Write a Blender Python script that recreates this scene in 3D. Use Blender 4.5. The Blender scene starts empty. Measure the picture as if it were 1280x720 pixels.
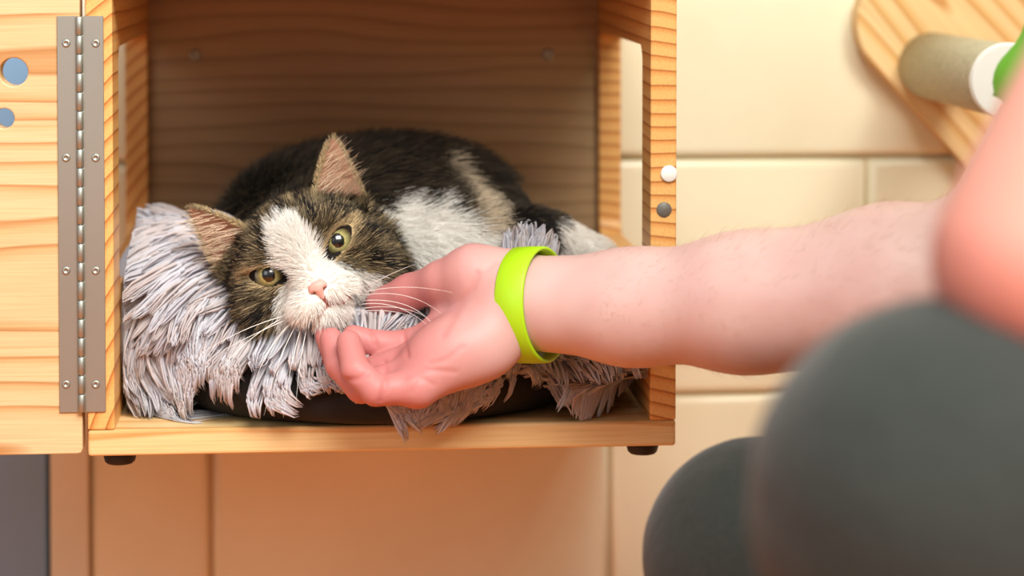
import bpy, bmesh, math, random
import numpy as np
from mathutils import Vector, Matrix, noise as mnoise

random.seed(7)
rng = np.random.default_rng(7)
scene = bpy.context.scene
COL = scene.collection
PI = math.pi


def S(r, g, b):
    f = lambda c: (c / 255 / 12.92) if c / 255 <= 0.04045 else ((c / 255 + 0.055) / 1.055) ** 2.4
    return (f(r), f(g), f(b))


# ------------------------------------------------------------------ camera
FPX = 2800.0                       # focal length in pixels of a 1280 wide frame
CAM_D = 1.517                      # distance to the front plane of the box (y = 0)
CAM_X = -0.0378
CAM_Z = 0.7055
YAW = math.atan(230 / FPX)
PITCH = math.radians(2.0)
HORIZON = -70.0
PPX, PPY = 640.0, HORIZON + FPX * math.tan(PITCH)

cam_d = bpy.data.cameras.new('camera')
cam = bpy.data.objects.new('camera', cam_d)
COL.objects.link(cam)
cam_d.sensor_width = 36.0
cam_d.lens = FPX * 36.0 / 1280.0
cam_d.shift_y = -(360.0 - PPY) / 1280.0
cam_d.clip_start = 0.05
cam.location = (CAM_X, -CAM_D, CAM_Z)
cam.rotation_euler = (PI / 2 - PITCH, 0, -YAW)
cam_d.dof.use_dof = True
cam_d.dof.focus_distance = 1.50
cam_d.dof.aperture_fstop = 3.4
scene.camera = cam
CAM_R = cam.rotation_euler.to_matrix()


def P(px, py, y):
    """pixel of the 1280x720 frame + known world depth y -> world point"""
    d = CAM_R @ Vector(((px - PPX) / FPX, -(py - PPY) / FPX, -1.0))
    t = (y + CAM_D) / d.y
    return Vector(cam.location) + d * t


# ------------------------------------------------------------------ world, lights, exposure
world = bpy.data.worlds.new('world')
scene.world = world
world.use_nodes = True
bg = world.node_tree.nodes['Background']
bg.inputs['Color'].default_value = (0.96, 0.98, 1.0, 1)
bg.inputs['Strength'].default_value = 0.26


def area(name, loc, target, size, power, color):
    l = bpy.data.lights.new(name, 'AREA')
    l.shape = 'RECTANGLE'
    l.size, l.size_y = size
    l.energy = power
    l.color = color
    o = bpy.data.objects.new(name, l)
    COL.objects.link(o)
    o.location = loc
    o.rotation_euler = (Vector(target) - Vector(loc)).to_track_quat('-Z', 'Y').to_euler()
    return o


area('ceiling_lamp_light', (0.55, -1.75, 2.25), (0.05, 0.05, 0.4), (1.7, 1.1), 96, (1.0, 0.97, 0.92))
area('left_fill_light', (-1.6, -1.9, 1.5), (0, 0.1, 0.45), (1.2, 1.2), 10, (0.92, 0.97, 1.0))  # broad secondary fill added from camera left, no window known there

vs = scene.view_settings
vs.view_transform = 'Standard'
vs.look = 'None'
vs.exposure = 0.32
vs.gamma = 1.0
vs.use_curve_mapping = False

# ------------------------------------------------------------------ helpers
WLOC = {}


def link(name, data, parent=None, loc=(0, 0, 0)):
    o = bpy.data.objects.new(name, data)
    COL.objects.link(o)
    o.location = loc
    WLOC[o.name] = Vector(loc)
    if parent is not None:
        o.parent = parent
        o.matrix_parent_inverse = Matrix.Translation(-WLOC[parent.name])
    return o


def mobj(name, me, mat, parent=None, loc=(0, 0, 0), smooth=False):
    if mat is not None and not me.materials:
        me.materials.append(mat)
    if smooth:
        me.polygons.foreach_set('use_smooth', [True] * len(me.polygons))
    return link(name, me, parent, loc)


def empty(name, loc, label=None, cat=None, kind=None):
    o = link(name, None, None, loc)
    o.empty_display_size = 0.02
    tag(o, label, cat, kind)
    return o


def tag(o, label=None, cat=None, kind=None):
    if label: o['label'] = label
    if cat: o['category'] = cat
    if kind: o['kind'] = kind
    return o


def bm_mesh(bm, name):
    me = bpy.data.meshes.new(name)
    bm.normal_update()
    bm.to_mesh(me)
    bm.free()
    return me


def bevel_sharp(bm, off, seg=2, ang=0.6):
    if off <= 0: return
    es = [e for e in bm.edges if len(e.link_faces) == 2 and e.calc_face_angle(0) > ang]
    bmesh.ops.bevel(bm, geom=es, offset=off, segments=seg, affect='EDGES', profile=0.5, clamp_overlap=True)


def box_mesh(name, lo, hi, bev=0.0012, seg=2):
    bm = bmesh.new()
    bmesh.ops.create_cube(bm, size=1)
    for v in bm.verts:
        v.co = Vector([lo[i] + (v.co[i] + 0.5) * (hi[i] - lo[i]) for i in range(3)])
    bevel_sharp(bm, bev, seg)
    return bm_mesh(bm, name)


def plate_mesh(name, outer, holes, o, U, V, N, thick, bev=0.0012, seg=2):
    """a board with an outline and through holes: 2D points (u,v) placed at o+u*U+v*V, extruded along N"""
    bm = bmesh.new()
    for loop in [outer] + holes:
        vsx = [bm.verts.new(o + U * p[0] + V * p[1]) for p in loop]
        for i in range(len(vsx)):
            bm.edges.new((vsx[i], vsx[(i + 1) % len(vsx)]))
    r = bmesh.ops.triangle_fill(bm, use_beauty=True, use_dissolve=False, edges=bm.edges[:])
    fs = [f for f in r['geom'] if isinstance(f, bmesh.types.BMFace)]
    r = bmesh.ops.extrude_face_region(bm, geom=fs)
    for v in [g for g in r['geom'] if isinstance(g, bmesh.types.BMVert)]:
        v.co += N * thick
    bmesh.ops.recalc_face_normals(bm, faces=bm.faces[:])
    bevel_sharp(bm, bev, seg, 1.0)
    return bm_mesh(bm, name)


def rrect(u0, u1, v0, v1, r, n=6):
    pts = []
    for cx, cy, a0 in ((u1 - r, v1 - r, 0), (u0 + r, v1 - r, 90), (u0 + r, v0 + r, 180), (u1 - r, v0 + r, 270)):
        for i in range(n + 1):
            a = math.radians(a0 + 90 * i / n)
            pts.append((cx + r * math.cos(a), cy + r * math.sin(a)))
    return pts


def circ(cx, cy, r, n=28):
    return [(cx + r * math.cos(2 * PI * i / n), cy + r * math.sin(2 * PI * i / n)) for i in range(n)]


def lathe_mesh(name, prof, axis='z', seg=28):
    """profile [(radius, height)] closed on the axis, revolved"""
    bm = bmesh.new()
    rings = []
    for r, h in prof:
        ring = []
        for i in range(seg):
            a = 2 * PI * i / seg
            c, s = r * math.cos(a), r * math.sin(a)
            ring.append(bm.verts.new({'z': (c, s, h), 'y': (c, -h, s), 'x': (h, c, s)}[axis]))
        rings.append(ring)
    for a, b in zip(rings, rings[1:]):
        for i in range(seg):
            j = (i + 1) % seg
            bm.faces.new((a[i], a[j], b[j], b[i]))
    bm.faces.new(list(reversed(rings[0])))
    bm.faces.new(rings[-1])
    bmesh.ops.recalc_face_normals(bm, faces=bm.faces[:])
    return bm_mesh(bm, name)


def np_mesh(name, V, F, cols=None, smooth=True):
    """V (n,3) float, F (m,k) int"""
    me = bpy.data.meshes.new(name)
    k = F.shape[1]
    me.vertices.add(len(V))
    me.vertices.foreach_set('co', np.ascontiguousarray(V, np.float32).ravel())
    me.loops.add(F.size)
    me.loops.foreach_set('vertex_index', np.ascontiguousarray(F, np.int32).ravel())
    me.polygons.add(len(F))
    me.polygons.foreach_set('loop_start', np.arange(0, F.size, k, dtype=np.int32))
    me.polygons.foreach_set('loop_total', np.full(len(F), k, np.int32))
    me.update(calc_edges=True)
    if smooth:
        me.polygons.foreach_set('use_smooth', np.ones(len(F), bool))
    if cols is not None:
        a = me.color_attributes.new('Col', 'FLOAT_COLOR', 'POINT')
        c4 = np.ones((len(V), 4), np.float32)
        c4[:, :3] = cols
        a.data.foreach_set('color', c4.ravel())
    return me


# ------------------------------------------------------------------ implicit modelling
def axis_steps(segs):
    """[(start, end, step), ...] contiguous -> coordinates"""
    out = []
    for a, b, h in segs:
        n = max(1, int(round((b - a) / h)))
        out.append(np.linspace(a, b, n, endpoint=False))
    out.append(np.array([segs[-1][1]]))
    return np.concatenate(out)


class Field:
    def __init__(self, xs, ys, zs):
        self.ax = [np.asarray(a, np.float64) for a in (xs, ys, zs)]
        self.v = np.full([len(a) for a in self.ax], 9.0, np.float32)

    def _sub(self, lo, hi):
        sl = []
        for a, l, h in zip(self.ax, lo, hi):
            i0 = max(0, np.searchsorted(a, l) - 2)
            i1 = min(len(a), np.searchsorted(a, h) + 2)
            if i1 <= i0: return None
            sl.append(slice(i0, i1))
        sl = tuple(sl)
        g = np.meshgrid(*[a[s] for a, s in zip(self.ax, sl)], indexing='ij')
        return sl, np.stack(g, -1)

    def apply(self, fn, lo, hi, k=0.0, op='add'):
        m = k + 0.012
        r = self._sub(np.asarray(lo) - m, np.asarray(hi) + m)
        if r is None: return
        sl, p = r
        d = fn(p).astype(np.float32)
        a = self.v[sl]
        if op == 'sub':
            d = -d
            if k > 0:
                h = np.clip(0.5 - 0.5 * (d - a) / k, 0, 1)
                # smooth max(a, d)
                self.v[sl] = d * (1 - h) + a * h + k * h * (1 - h)
            else:
                self.v[sl] = np.maximum(a, d)
        else:
            if k > 0:
                h = np.clip(0.5 + 0.5 * (a - d) / k, 0, 1)
                self.v[sl] = a * (1 - h) + d * h - k * h * (1 - h)
            else:
                self.v[sl] = np.minimum(a, d)

    def cone(self, a, b, ra, rb, k=0.0, op='add', squash=None):
        a = np.array(a, float); b = np.array(b, float)
        R = max(ra, rb)
        lo = np.minimum(a, b) - R; hi = np.maximum(a, b) + R
        ab = b - a
        L2 = max(float(ab @ ab), 1e-12)

        def fn(p):
            q = p - a
            t = np.clip((q @ ab) / L2, 0, 1)
            dv = q - t[..., None] * ab
            if squash is not None:       # (direction, factor): flatten across that direction
                sd, sf = np.array(squash[0], float), squash[1]
                c = dv @ sd
                dv = dv + (c * (sf - 1))[..., None] * sd
            return np.sqrt((dv * dv).sum(-1)) - (ra + (rb - ra) * t)
        self.apply(fn, lo, hi, k, op)

    def chain(self, pts, rs, k=0.0, **kw):
        for i in range(len(pts) - 1):
            self.cone(pts[i], pts[i + 1], rs[i], rs[i + 1], k, **kw)

    def ell(self, c, r, k=0.0, op='add', M=None):
        c = np.array(c, float); r = np.array(r, float)
        R = r.max() if M is not None else r
        A = np.eye(3) if M is None else np.array(M, float)   # rows are the local axes

        def fn(p):
            q = (p - c) @ A.T
            k0 = np.sqrt(((q / r) ** 2).sum(-1))
            k1 = np.sqrt(((q / (r * r)) ** 2).sum(-1)) + 1e-9
            return k0 * (k0 - 1) / k1
        self.apply(fn, c - R, c + R, k, op)

    def mesh(self, smooth=2, lam=0.5):
        v = self.v
        s = v < 0
        n = np.array(v.shape)
        corners = [(i, j, k) for i in (0, 1) for j in (0, 1) for k in (0, 1)]
        cnt = np.zeros(n - 1, np.int8)
        for (i, j, k) in corners:
            cnt += s[i:n[0] - 1 + i, j:n[1] - 1 + j, k:n[2] - 1 + k]
        mask = (cnt > 0) & (cnt < 8)
        I = np.argwhere(mask)
        idx = np.full(n - 1, -1, np.int64)
        idx[mask] = np.arange(len(I))
        acc = np.zeros((len(I), 3)); num = np.zeros(len(I))
        cv = {c: v[I[:, 0] + c[0], I[:, 1] + c[1], I[:, 2] + c[2]].astype(np.float64) for c in corners}
        cp = {c: np.stack([self.ax[d][I[:, d] + c[d]] for d in range(3)], -1) for c in corners}
        for c in corners:
            for d in range(3):
                if c[d]: continue
                e = tuple(c[q] + (q == d) for q in range(3))
                a, b = cv[c], cv[e]
                x = (a < 0) != (b < 0)
                t = np.where(x, a / np.where(x, a - b, 1), 0)
                acc += np.where(x[:, None], cp[c] + t[:, None] * (cp[e] - cp[c]), 0)
                num += x
        V = acc / num[:, None]
        quads = []
        for d in range(3):
            a, b = (d + 1) % 3, (d + 2) % 3
            sl0 = [slice(None)] * 3; sl1 = [slice(None)] * 3
            sl0[d] = slice(0, n[d] - 1); sl1[d] = slice(1, n[d])
            x = s[tuple(sl0)] != s[tuple(sl1)]
            E = np.argwhere(x)
            ok = (E[:, a] > 0) & (E[:, b] > 0) & (E[:, a] < n[a] - 1) & (E[:, b] < n[b] - 1)
            E = E[ok]
            f = s[E[:, 0], E[:, 1], E[:, 2]]

            def cell(da, db):
                C = E.copy(); C[:, a] -= da; C[:, b] -= db
                return idx[C[:, 0], C[:, 1], C[:, 2]]
            q = np.stack([cell(1, 1), cell(0, 1), cell(0, 0), cell(1, 0)], -1)
            q[~f] = q[~f][:, ::-1]
            quads.append(q)
        F = np.concatenate(quads)
        F = F[(F >= 0).all(1)]
        for _ in range(smooth):
            V = lap(V, F, lam)
        return V, F


def lap(V, F, lam):
    e = np.concatenate([F[:, [0, 1]], F[:, [1, 2]], F[:, [2, 3]], F[:, [3, 0]]])
    n = len(V)
    w = np.bincount(e[:, 0], minlength=n) + np.bincount(e[:, 1], minlength=n)
    out = np.empty_like(V)
    for d in range(3):
        out[:, d] = np.bincount(e[:, 0], V[e[:, 1], d], n) + np.bincount(e[:, 1], V[e[:, 0], d], n)
    return V + lam * (out / np.maximum(w, 1)[:, None] - V)


def normals(V, F):
    n = np.cross(V[F[:, 2]] - V[F[:, 0]], V[F[:, 3]] - V[F[:, 1]])
    N = np.zeros_like(V)
    for c in range(4):
        for d in range(3):
            N[:, d] += np.bincount(F[:, c], n[:, d], len(V))
    return N / (np.linalg.norm(N, axis=1, keepdims=True) + 1e-12)


def scatter(V, F, N, count, weight=None):
    T = np.concatenate([F[:, [0, 1, 2]], F[:, [0, 2, 3]]])
    ar = 0.5 * np.linalg.norm(np.cross(V[T[:, 1]] - V[T[:, 0]], V[T[:, 2]] - V[T[:, 0]]), axis=1)
    if weight is not None:
        ar = ar * weight[T].mean(1)
    cs = np.cumsum(ar)
    t = np.searchsorted(cs, rng.random(count) * cs[-1])
    t = np.minimum(t, len(T) - 1)
    r1 = np.sqrt(rng.random(count)); r2 = rng.random(count)
    w = np.stack([1 - r1, r1 * (1 - r2), r1 * r2], -1)
    p = (V[T[t]] * w[..., None]).sum(1)
    nn = (N[T[t]] * w[..., None]).sum(1)
    nn /= np.linalg.norm(nn, axis=1, keepdims=True) + 1e-9
    return p, nn


def unit(a):
    return a / (np.linalg.norm(a, axis=-1, keepdims=True) + 1e-9)


def pnoise(p, scale, seed=0.0):
    """cheap smooth noise in [-1,1] from mathutils"""
    q = p * scale + seed
    f = mnoise.noise
    return np.array([f(Vector(a)) for a in q])


def wobble(p, scale, seed=0.0):
    """vector noise, vectorised (sum of sines)"""
    out = np.zeros_like(p)
    r = np.random.default_rng(int(seed * 100) + 3)
    for _ in range(5):
        K = r.normal(size=(3, 3)) * scale
        ph = r.random(3) * 6.28
        out += np.sin(p @ K.T + ph)
    return out / 2.5


def in_poly(x, z, poly):
    x = np.asarray(x); z = np.asarray(z)
    c = np.zeros(x.shape, bool)
    n = len(poly)
    for i in range(n):
        x0, z0 = poly[i]; x1, z1 = poly[(i + 1) % n]
        if z0 == z1: continue
        cond = (z0 > z) != (z1 > z)
        xx = (x1 - x0) * (z - z0) / (z1 - z0) + x0
        c ^= cond & (x < xx)
    return c


def seg_dist(x, z, a, b):
    ax, az = a; bx, bz = b
    dx, dz = bx - ax, bz - az
    t = np.clip(((x - ax) * dx + (z - az) * dz) / (dx * dx + dz * dz), 0, 1)
    return np.hypot(x - ax - t * dx, z - az - t * dz), t


def hair_object(name, roots, dirs, length, r0, r1, cols, mat, parent, bend=None, npt=4):
    n = len(roots)
    hc = bpy.data.hair_curves.new(name)
    hc.add_curves([npt] * n)
    t = np.linspace(0, 1, npt)[None, :, None]
    pos = roots[:, None, :] + dirs[:, None, :] * (length[:, None, None] * t)
    if bend is not None:
        pos = pos + bend[:, None, :] * (length[:, None, None] * t * t)
    hc.attributes['position'].data.foreach_set('vector', pos.astype(np.float32).ravel())
    ra = hc.attributes.get('radius') or hc.attributes.new('radius', 'FLOAT', 'POINT')
    rad = np.broadcast_to(r0 + (r1 - r0) * t[..., 0], (n, npt))
    ra.data.foreach_set('value', rad.astype(np.float32).ravel())
    ca = hc.attributes.new('hcol', 'FLOAT_COLOR', 'CURVE')
    c4 = np.ones((n, 4), np.float32); c4[:, :3] = cols
    ca.data.foreach_set('color', c4.ravel())
    hc.materials.append(mat)
    return link(name, hc, parent)


def tube_mesh(name, pts, radii, sides=8, cap=True):
    pts = [Vector(p) for p in pts]
    bm = bmesh.new()
    rings = []
    up = Vector((0.3, 0.2, 0.9))
    for i, p in enumerate(pts):
        t = (pts[min(i + 1, len(pts) - 1)] - pts[max(i - 1, 0)]).normalized()
        a = t.cross(up).normalized(); b = t.cross(a)
        rings.append([bm.verts.new(p + (a * math.cos(2 * PI * j / sides) + b * math.sin(2 * PI * j / sides)) * radii[i]) for j in range(sides)])
    for r0, r1 in zip(rings, rings[1:]):
        for j in range(sides):
            bm.faces.new((r0[j], r0[(j + 1) % sides], r1[(j + 1) % sides], r1[j]))
    if cap:
        bm.faces.new(rings[0]); bm.faces.new(rings[-1])
    bmesh.ops.recalc_face_normals(bm, faces=bm.faces[:])
    return bm_mesh(bm, name)


# ------------------------------------------------------------------ materials
class Mat:
    def __init__(self, name):
        self.m = bpy.data.materials.new(name)
        self.m.use_nodes = True
        self.t = self.m.node_tree
        self.b = self.t.nodes['Principled BSDF']

    def n(self, typ, **kw):
        nd = self.t.nodes.new(typ)
        for k, v in kw.items():
            if k.startswith('_'):
                setattr(nd, k[1:], v)
            else:
                key = int(k[1:]) if (k[0] == 'i' and k[1:].isdigit()) else k
                s = nd.inputs[key]
                if hasattr(v, 'is_output'): self.t.links.new(v, s)
                else: s.default_value = v
        return nd

    def link(self, a, b):
        self.t.links.new(a, b)

    def math(self, op, a, b=0.0, c=None):
        nd = self.n('ShaderNodeMath', _operation=op, i0=a, i1=b)
        if c is not None:
            if hasattr(c, 'is_output'): self.link(c, nd.inputs[2])
            else: nd.inputs[2].default_value = c
        return nd.outputs[0]

    def set(self, **kw):
        for k, v in kw.items():
            s = self.b.inputs[k.replace('_', ' ')]
            if hasattr(v, 'is_output'): self.link(v, s)
            else: s.default_value = v
        return self

    def ramp(self, fac, stops):
        nd = self.n('ShaderNodeValToRGB', Fac=fac)
        el = nd.color_ramp.elements
        while len(el) < len(stops): el.new(0.5)
        for e, (p, c) in zip(el, stops):
            e.position = p; e.color = (*c, 1)
        return nd.outputs['Color']

    def noise(self, vec, scale, detail=3.0, rough=0.5):
        kw = dict(Scale=scale, Detail=detail, Roughness=rough)
        if vec is not None: kw['Vector'] = vec
        return self.n('ShaderNodeTexNoise', **kw).outputs['Fac']

    def mix(self, fac, a, b, mode='MIX'):
        nd = self.t.nodes.new('ShaderNodeMix')
        nd.data_type = 'RGBA'; nd.blend_type = mode
        for s, v in ((nd.inputs[0], fac), (nd.inputs[6], a), (nd.inputs[7], b)):
            if hasattr(v, 'is_output'): self.link(v, s)
            elif isinstance(v, tuple): s.default_value = (*v, 1) if len(v) == 3 else v
            else: s.default_value = v
        return nd.outputs[2]

    def bump(self, h, strength=0.3, dist=0.001):
        return self.n('ShaderNodeBump', Height=h, Strength=strength, Distance=dist).outputs['Normal']


def c4(c): return (*c, 1.0)


def wood(name, axis, light, mid, dark, freq=95.0, seed=0.0, lam=0.055, pith=(0.035, 0.05), amp=1.6, rough=0.45, centre=None):
    """pine: growth rings around a pith parallel to the grain axis, so faces and end grain come from one solid"""
    M = Mat(name)
    tc = M.n('ShaderNodeTexCoord').outputs['Object']
    sp = M.n('ShaderNodeSeparateXYZ', Vector=tc).outputs
    g, u, v = {'x': (sp[0], sp[1], sp[2]), 'y': (sp[1], sp[0], sp[2]), 'z': (sp[2], sp[1], sp[0])}[axis]
    g0 = M.math('ADD', g, seed)
    lv = M.math('ADD', M.math('MULTIPLY', v, 1 / lam), 7.31 + seed * 3)
    cell = M.math('FLOOR', lv)
    rnd = M.n('ShaderNodeTexWhiteNoise', _noise_dimensions='1D', W=cell).outputs['Value']
    fr = M.math('MULTIPLY', M.math('SUBTRACT', M.math('FRACT', lv), 0.5), lam)
    vv = M.math('ADD', fr, M.math('MULTIPLY', M.math('SUBTRACT', rnd, 0.5), pith[1] * 2))
    uu = M.math('ADD', u, M.math('MULTIPLY', M.math('ADD', rnd, 0.4), pith[0]))
    if centre:
        uu, vv = M.math('SUBTRACT', u, centre[0]), M.math('SUBTRACT', v, centre[1])
    r = M.math('SQRT', M.math('ADD', M.math('MULTIPLY', vv, vv), M.math('MULTIPLY', uu, uu)))
    wv = M.n('ShaderNodeCombineXYZ', X=M.math('MULTIPLY', g0, 2.2), Y=M.math('MULTIPLY', u, 9.0), Z=M.math('ADD', M.math('MULTIPLY', v, 9.0), M.math('MULTIPLY', rnd, 37.0))).outputs[0]
    nz = M.noise(wv, 1.0, 2.0)
    t = M.math('FRACT', M.math('ADD', M.math('MULTIPLY', r, freq), M.math('MULTIPLY', nz, amp * 2)))
    ring = M.ramp(t, [(0.0, light), (0.45, light), (0.78, mid), (0.93, dark), (1.0, light)])
    fv = M.n('ShaderNodeCombineXYZ', X=M.math('MULTIPLY', g0, 14.0), Y=M.math('MULTIPLY', u, 700.0), Z=M.math('MULTIPLY', v, 700.0)).outputs[0]
    fib = M.noise(fv, 1.0, 2.0)
    fcol = M.ramp(fib, [(0.3, (0.86, 0.82, 0.76)), (0.7, (1.0, 1.0, 1.0))])
    col = M.mix(1.0, ring, fcol, 'MULTIPLY')
    tint = M.ramp(rnd, [(0.0, (0.9, 0.86, 0.8)), (1.0, (1.0, 1.0, 1.0))])
    col = M.mix(1.0, col, tint, 'MULTIPLY')
    M.set(Base_Color=col, Roughness=rough, Normal=M.bump(fib, 0.12, 0.0006))
    return M.m


def plain(name, col, rough=0.5, metal=0.0, nscale=None, nstr=0.1, var=0.0, **kw):
    M = Mat(name)
    M.set(Base_Color=c4(col), Roughness=rough, Metallic=metal, **kw)
    tc = M.n('ShaderNodeTexCoord').outputs['Object']
    if nscale:
        nz = M.noise(tc, nscale, 3.0)
        M.set(Normal=M.bump(nz, nstr, 0.001))
    if var:
        n2 = M.noise(tc, 6.0, 3.0)
        a = tuple(c * (1 - var) for c in col); b = tuple(min(1, c * (1 + var)) for c in col)
        M.set(Base_Color=M.ramp(n2, [(0.3, a), (0.7, b)]))
    return M.m


def attr_mat(name, attr, rough=0.6, spec=0.3, **kw):
    M = Mat(name)
    a = M.n('ShaderNodeAttribute', _attribute_name=attr).outputs['Color']
    M.set(Base_Color=a, Roughness=rough, Specular_IOR_Level=spec, **kw)
    return M


PINE_L, PINE_M, PINE_D = S(226, 198, 152), S(218, 180, 128), S(192, 140, 86)
W_DOOR = wood('pine_door', 'x', PINE_L, PINE_M, PINE_D, 85, 0.3, 0.075)
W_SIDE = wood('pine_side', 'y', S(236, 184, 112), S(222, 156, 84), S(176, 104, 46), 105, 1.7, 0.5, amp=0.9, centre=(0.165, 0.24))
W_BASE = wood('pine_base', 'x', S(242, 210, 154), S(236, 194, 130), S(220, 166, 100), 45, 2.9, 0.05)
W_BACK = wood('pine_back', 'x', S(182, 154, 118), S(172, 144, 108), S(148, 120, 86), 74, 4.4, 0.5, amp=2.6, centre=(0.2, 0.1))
W_PLATE = wood('pine_plate', 'x', S(240, 208, 152), S(228, 180, 112), S(206, 150, 84), 70, 6.1, 0.06)
STEEL = plain('dull_steel', S(172, 174, 166), 0.5, 1.0, 900, 0.05, var=0.06)
STEEL_B = plain('bright_steel', S(190, 188, 184), 0.3, 1.0, 700, 0.05)
RUBBER = plain('black_rubber', S(26, 24, 22), 0.6, 0, 400, 0.1)
WHITE_P = plain('white_plastic', S(236, 236, 230), 0.4, 0, 200, 0.03)
GREY_P = plain('grey_magnet', S(112, 108, 100), 0.5, 0.3, 500, 0.2)

# ------------------------------------------------------------------ setting
WALL_Y = 0.322
BX0, BX1 = -0.2, 0.2
BZ0 = 0.36
BT = 0.018
BD = 0.300                          # inner depth of the box
BZ1 = P(477, -8, 0).z + BT          # top of the roof board

M_ = Mat('terracotta_floor')
tc = M_.n('ShaderNodeTexCoord').outputs['Object']
M_.set(Base_Color=M_.ramp(M_.noise(tc, 3.0, 4.0), [(0.3, S(218, 118, 32)), (0.7, S(230, 132, 42))]), Roughness=0.5)
floor = mobj('floor', box_mesh('floor', (-3.0, -3.6, -0.05), (3.0, WALL_Y + 0.05, 0.0), 0), M_.m)
tag(floor, 'warm orange floor below the wall', None, 'structure')

grout = plain('grout', S(206, 186, 150), 0.85, 0, 120, 0.3)
TZ = [P(960, 197, WALL_Y).z, P(900, 492, WALL_Y).z]
TH = TZ[0] - TZ[1]
TXa = [P(264, 640, WALL_Y).x, P(762, 640, WALL_Y).x]
TW = TXa[1] - TXa[0]
TXb = P(1083, 240, WALL_Y).x
WX0 = P(112, 640, WALL_Y).x
wall = mobj('wall_back', box_mesh('wall_back', (WX0, WALL_Y + 0.004, 0.0), (2.2, WALL_Y + 0.12, 2.4), 0), grout)
tag(wall, 'cream tiled wall behind the box', None, 'structure')
Mt = Mat('cream_tile')
tc = Mt.n('ShaderNodeTexCoord').outputs['Object']
rnd = Mt.n('ShaderNodeObjectInfo').outputs['Random']
off = Mt.n('ShaderNodeVectorMath', _operation='ADD', i0=tc, i1=Mt.n('ShaderNodeCombineXYZ', X=rnd, Y=Mt.math('MULTIPLY', rnd, 7.0), Z=rnd).outputs[0]).outputs[0]
nzt = Mt.noise(off, 9.0, 4.0)
Mt.set(Base_Color=Mt.ramp(nzt, [(0.3, S(224, 216, 184)), (0.7, S(233, 226, 196))]), Roughness=0.32,
       Normal=Mt.bump(Mt.noise(off, 25.0, 2.0), 0.08, 0.002))
GAP = 0.0035


def tile_mesh(w, h):
    bm = bmesh.new()
    bmesh.ops.create_cube(bm, size=1)
    for v in bm.verts:
        v.co = Vector((v.co.x * (w - GAP), v.co.y * 0.012 + 0.002, v.co.z * (h - GAP)))
    es = [e for e in bm.edges if all(abs(f.normal.y) > 0.5 or True for f in e.link_faces) and min(v.co.y for v in e.verts) < -0.001 and max(v.co.y for v in e.verts) < -0.001]
    bmesh.ops.bevel(bm, geom=es, offset=0.0075, segments=4, affect='EDGES', profile=0.55)
    me = bm_mesh(bm, 'tile')
    me.polygons.foreach_set('use_smooth', [True] * len(me.polygons))
    return me


tile_me = tile_mesh(TW, TH)
tile_me.materials.append(Mt.m)
for r in range(-3, 8):
    z = TZ[0] + TH * (r + 0.5) - TH        # r=0 is the row between the two joints seen
    if z - TH / 2 < -0.01 and z + TH / 2 < 0.02: continue
    ph = TXb if r % 2 == 0 else TXa[1]
    for c in range(-4, 9):
        xl = ph + c * TW
        if xl > 2.1: continue
        x0, x1 = max(xl, WX0), xl + TW
        z0, z1 = max(z - TH / 2, 0.0), z + TH / 2
        if x1 - x0 < 0.02 or z1 - z0 < 0.02: continue
        if x1 - x0 > TW - 1e-4 and z1 - z0 > TH - 1e-4:
            me = tile_me
        else:
            me = tile_mesh(x1 - x0, z1 - z0); me.materials.append(Mt.m)
        link('tile', me, wall, ((x0 + x1) / 2, WALL_Y, (z0 + z1) / 2))

# door frame post and blue-grey door to the left
fx0 = P(64, 640, WALL_Y).x
trim = mobj('trim_1', box_mesh('trim_1', (fx0, WALL_Y - 0.008, 0.0), (WX0, WALL_Y + 0.12, 2.1), 0.002), plain('frame_paint', S(222, 218, 196), 0.5, 0, 60, 0.08, var=0.05))
tag(trim, 'pale painted door frame post beside the tiles', None, 'structure')
dx1 = P(58, 640, WALL_Y).x
door = mobj('door_1', box_mesh('door_1', (dx1 - 0.95, WALL_Y + 0.004, 0.01), (dx1, WALL_Y + 0.045, 2.05), 0.002), plain('blue_grey_paint', S(122, 156, 188), 0.45, 0, 80, 0.05, var=0.04))
tag(door, 'blue-grey door leaf left of the tiled wall', None, 'structure')
wl = mobj('wall_left', box_mesh('wall_left', (-2.4, WALL_Y + 0.06, 0.0), (fx0, WALL_Y + 0.12, 2.4), 0), plain('gap_shadow_tone', S(60, 58, 52), 0.9, 0, 40, 0.1))  # dark colour paints the shadow in the gap between door and post
tag(wl, 'wall behind the blue-grey door, coloured dark as the gap shadow', None, 'structure')

# ------------------------------------------------------------------ wall mounted cat box
bx = empty('cat_box', (0, BD / 2, BZ0), 'open pine box mounted on the tiled wall, door swung to the left', 'cat box')
X, Y, Z = Vector((1, 0, 0)), Vector((0, 1, 0)), Vector((0, 0, 1))
mobj('bottom_panel', box_mesh('bottom_panel', (BX0, 0, BZ0), (BX1, BD + 0.012, BZ0 + BT), 0.0022, 3), W_BASE, bx)
mobj('top_panel', box_mesh('top_panel', (BX0, 0, BZ1 - BT), (BX1, BD + 0.012, BZ1), 0.0022, 3), W_BASE, bx)
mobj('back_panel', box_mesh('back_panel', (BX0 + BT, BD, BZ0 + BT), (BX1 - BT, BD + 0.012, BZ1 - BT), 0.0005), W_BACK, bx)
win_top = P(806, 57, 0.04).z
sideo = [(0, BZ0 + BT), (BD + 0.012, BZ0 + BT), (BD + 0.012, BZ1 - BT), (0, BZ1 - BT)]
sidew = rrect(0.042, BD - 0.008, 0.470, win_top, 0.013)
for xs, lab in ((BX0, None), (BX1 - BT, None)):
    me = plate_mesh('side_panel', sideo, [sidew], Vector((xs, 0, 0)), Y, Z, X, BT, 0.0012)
    mobj('side_panel', me, W_SIDE, bx)
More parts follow.
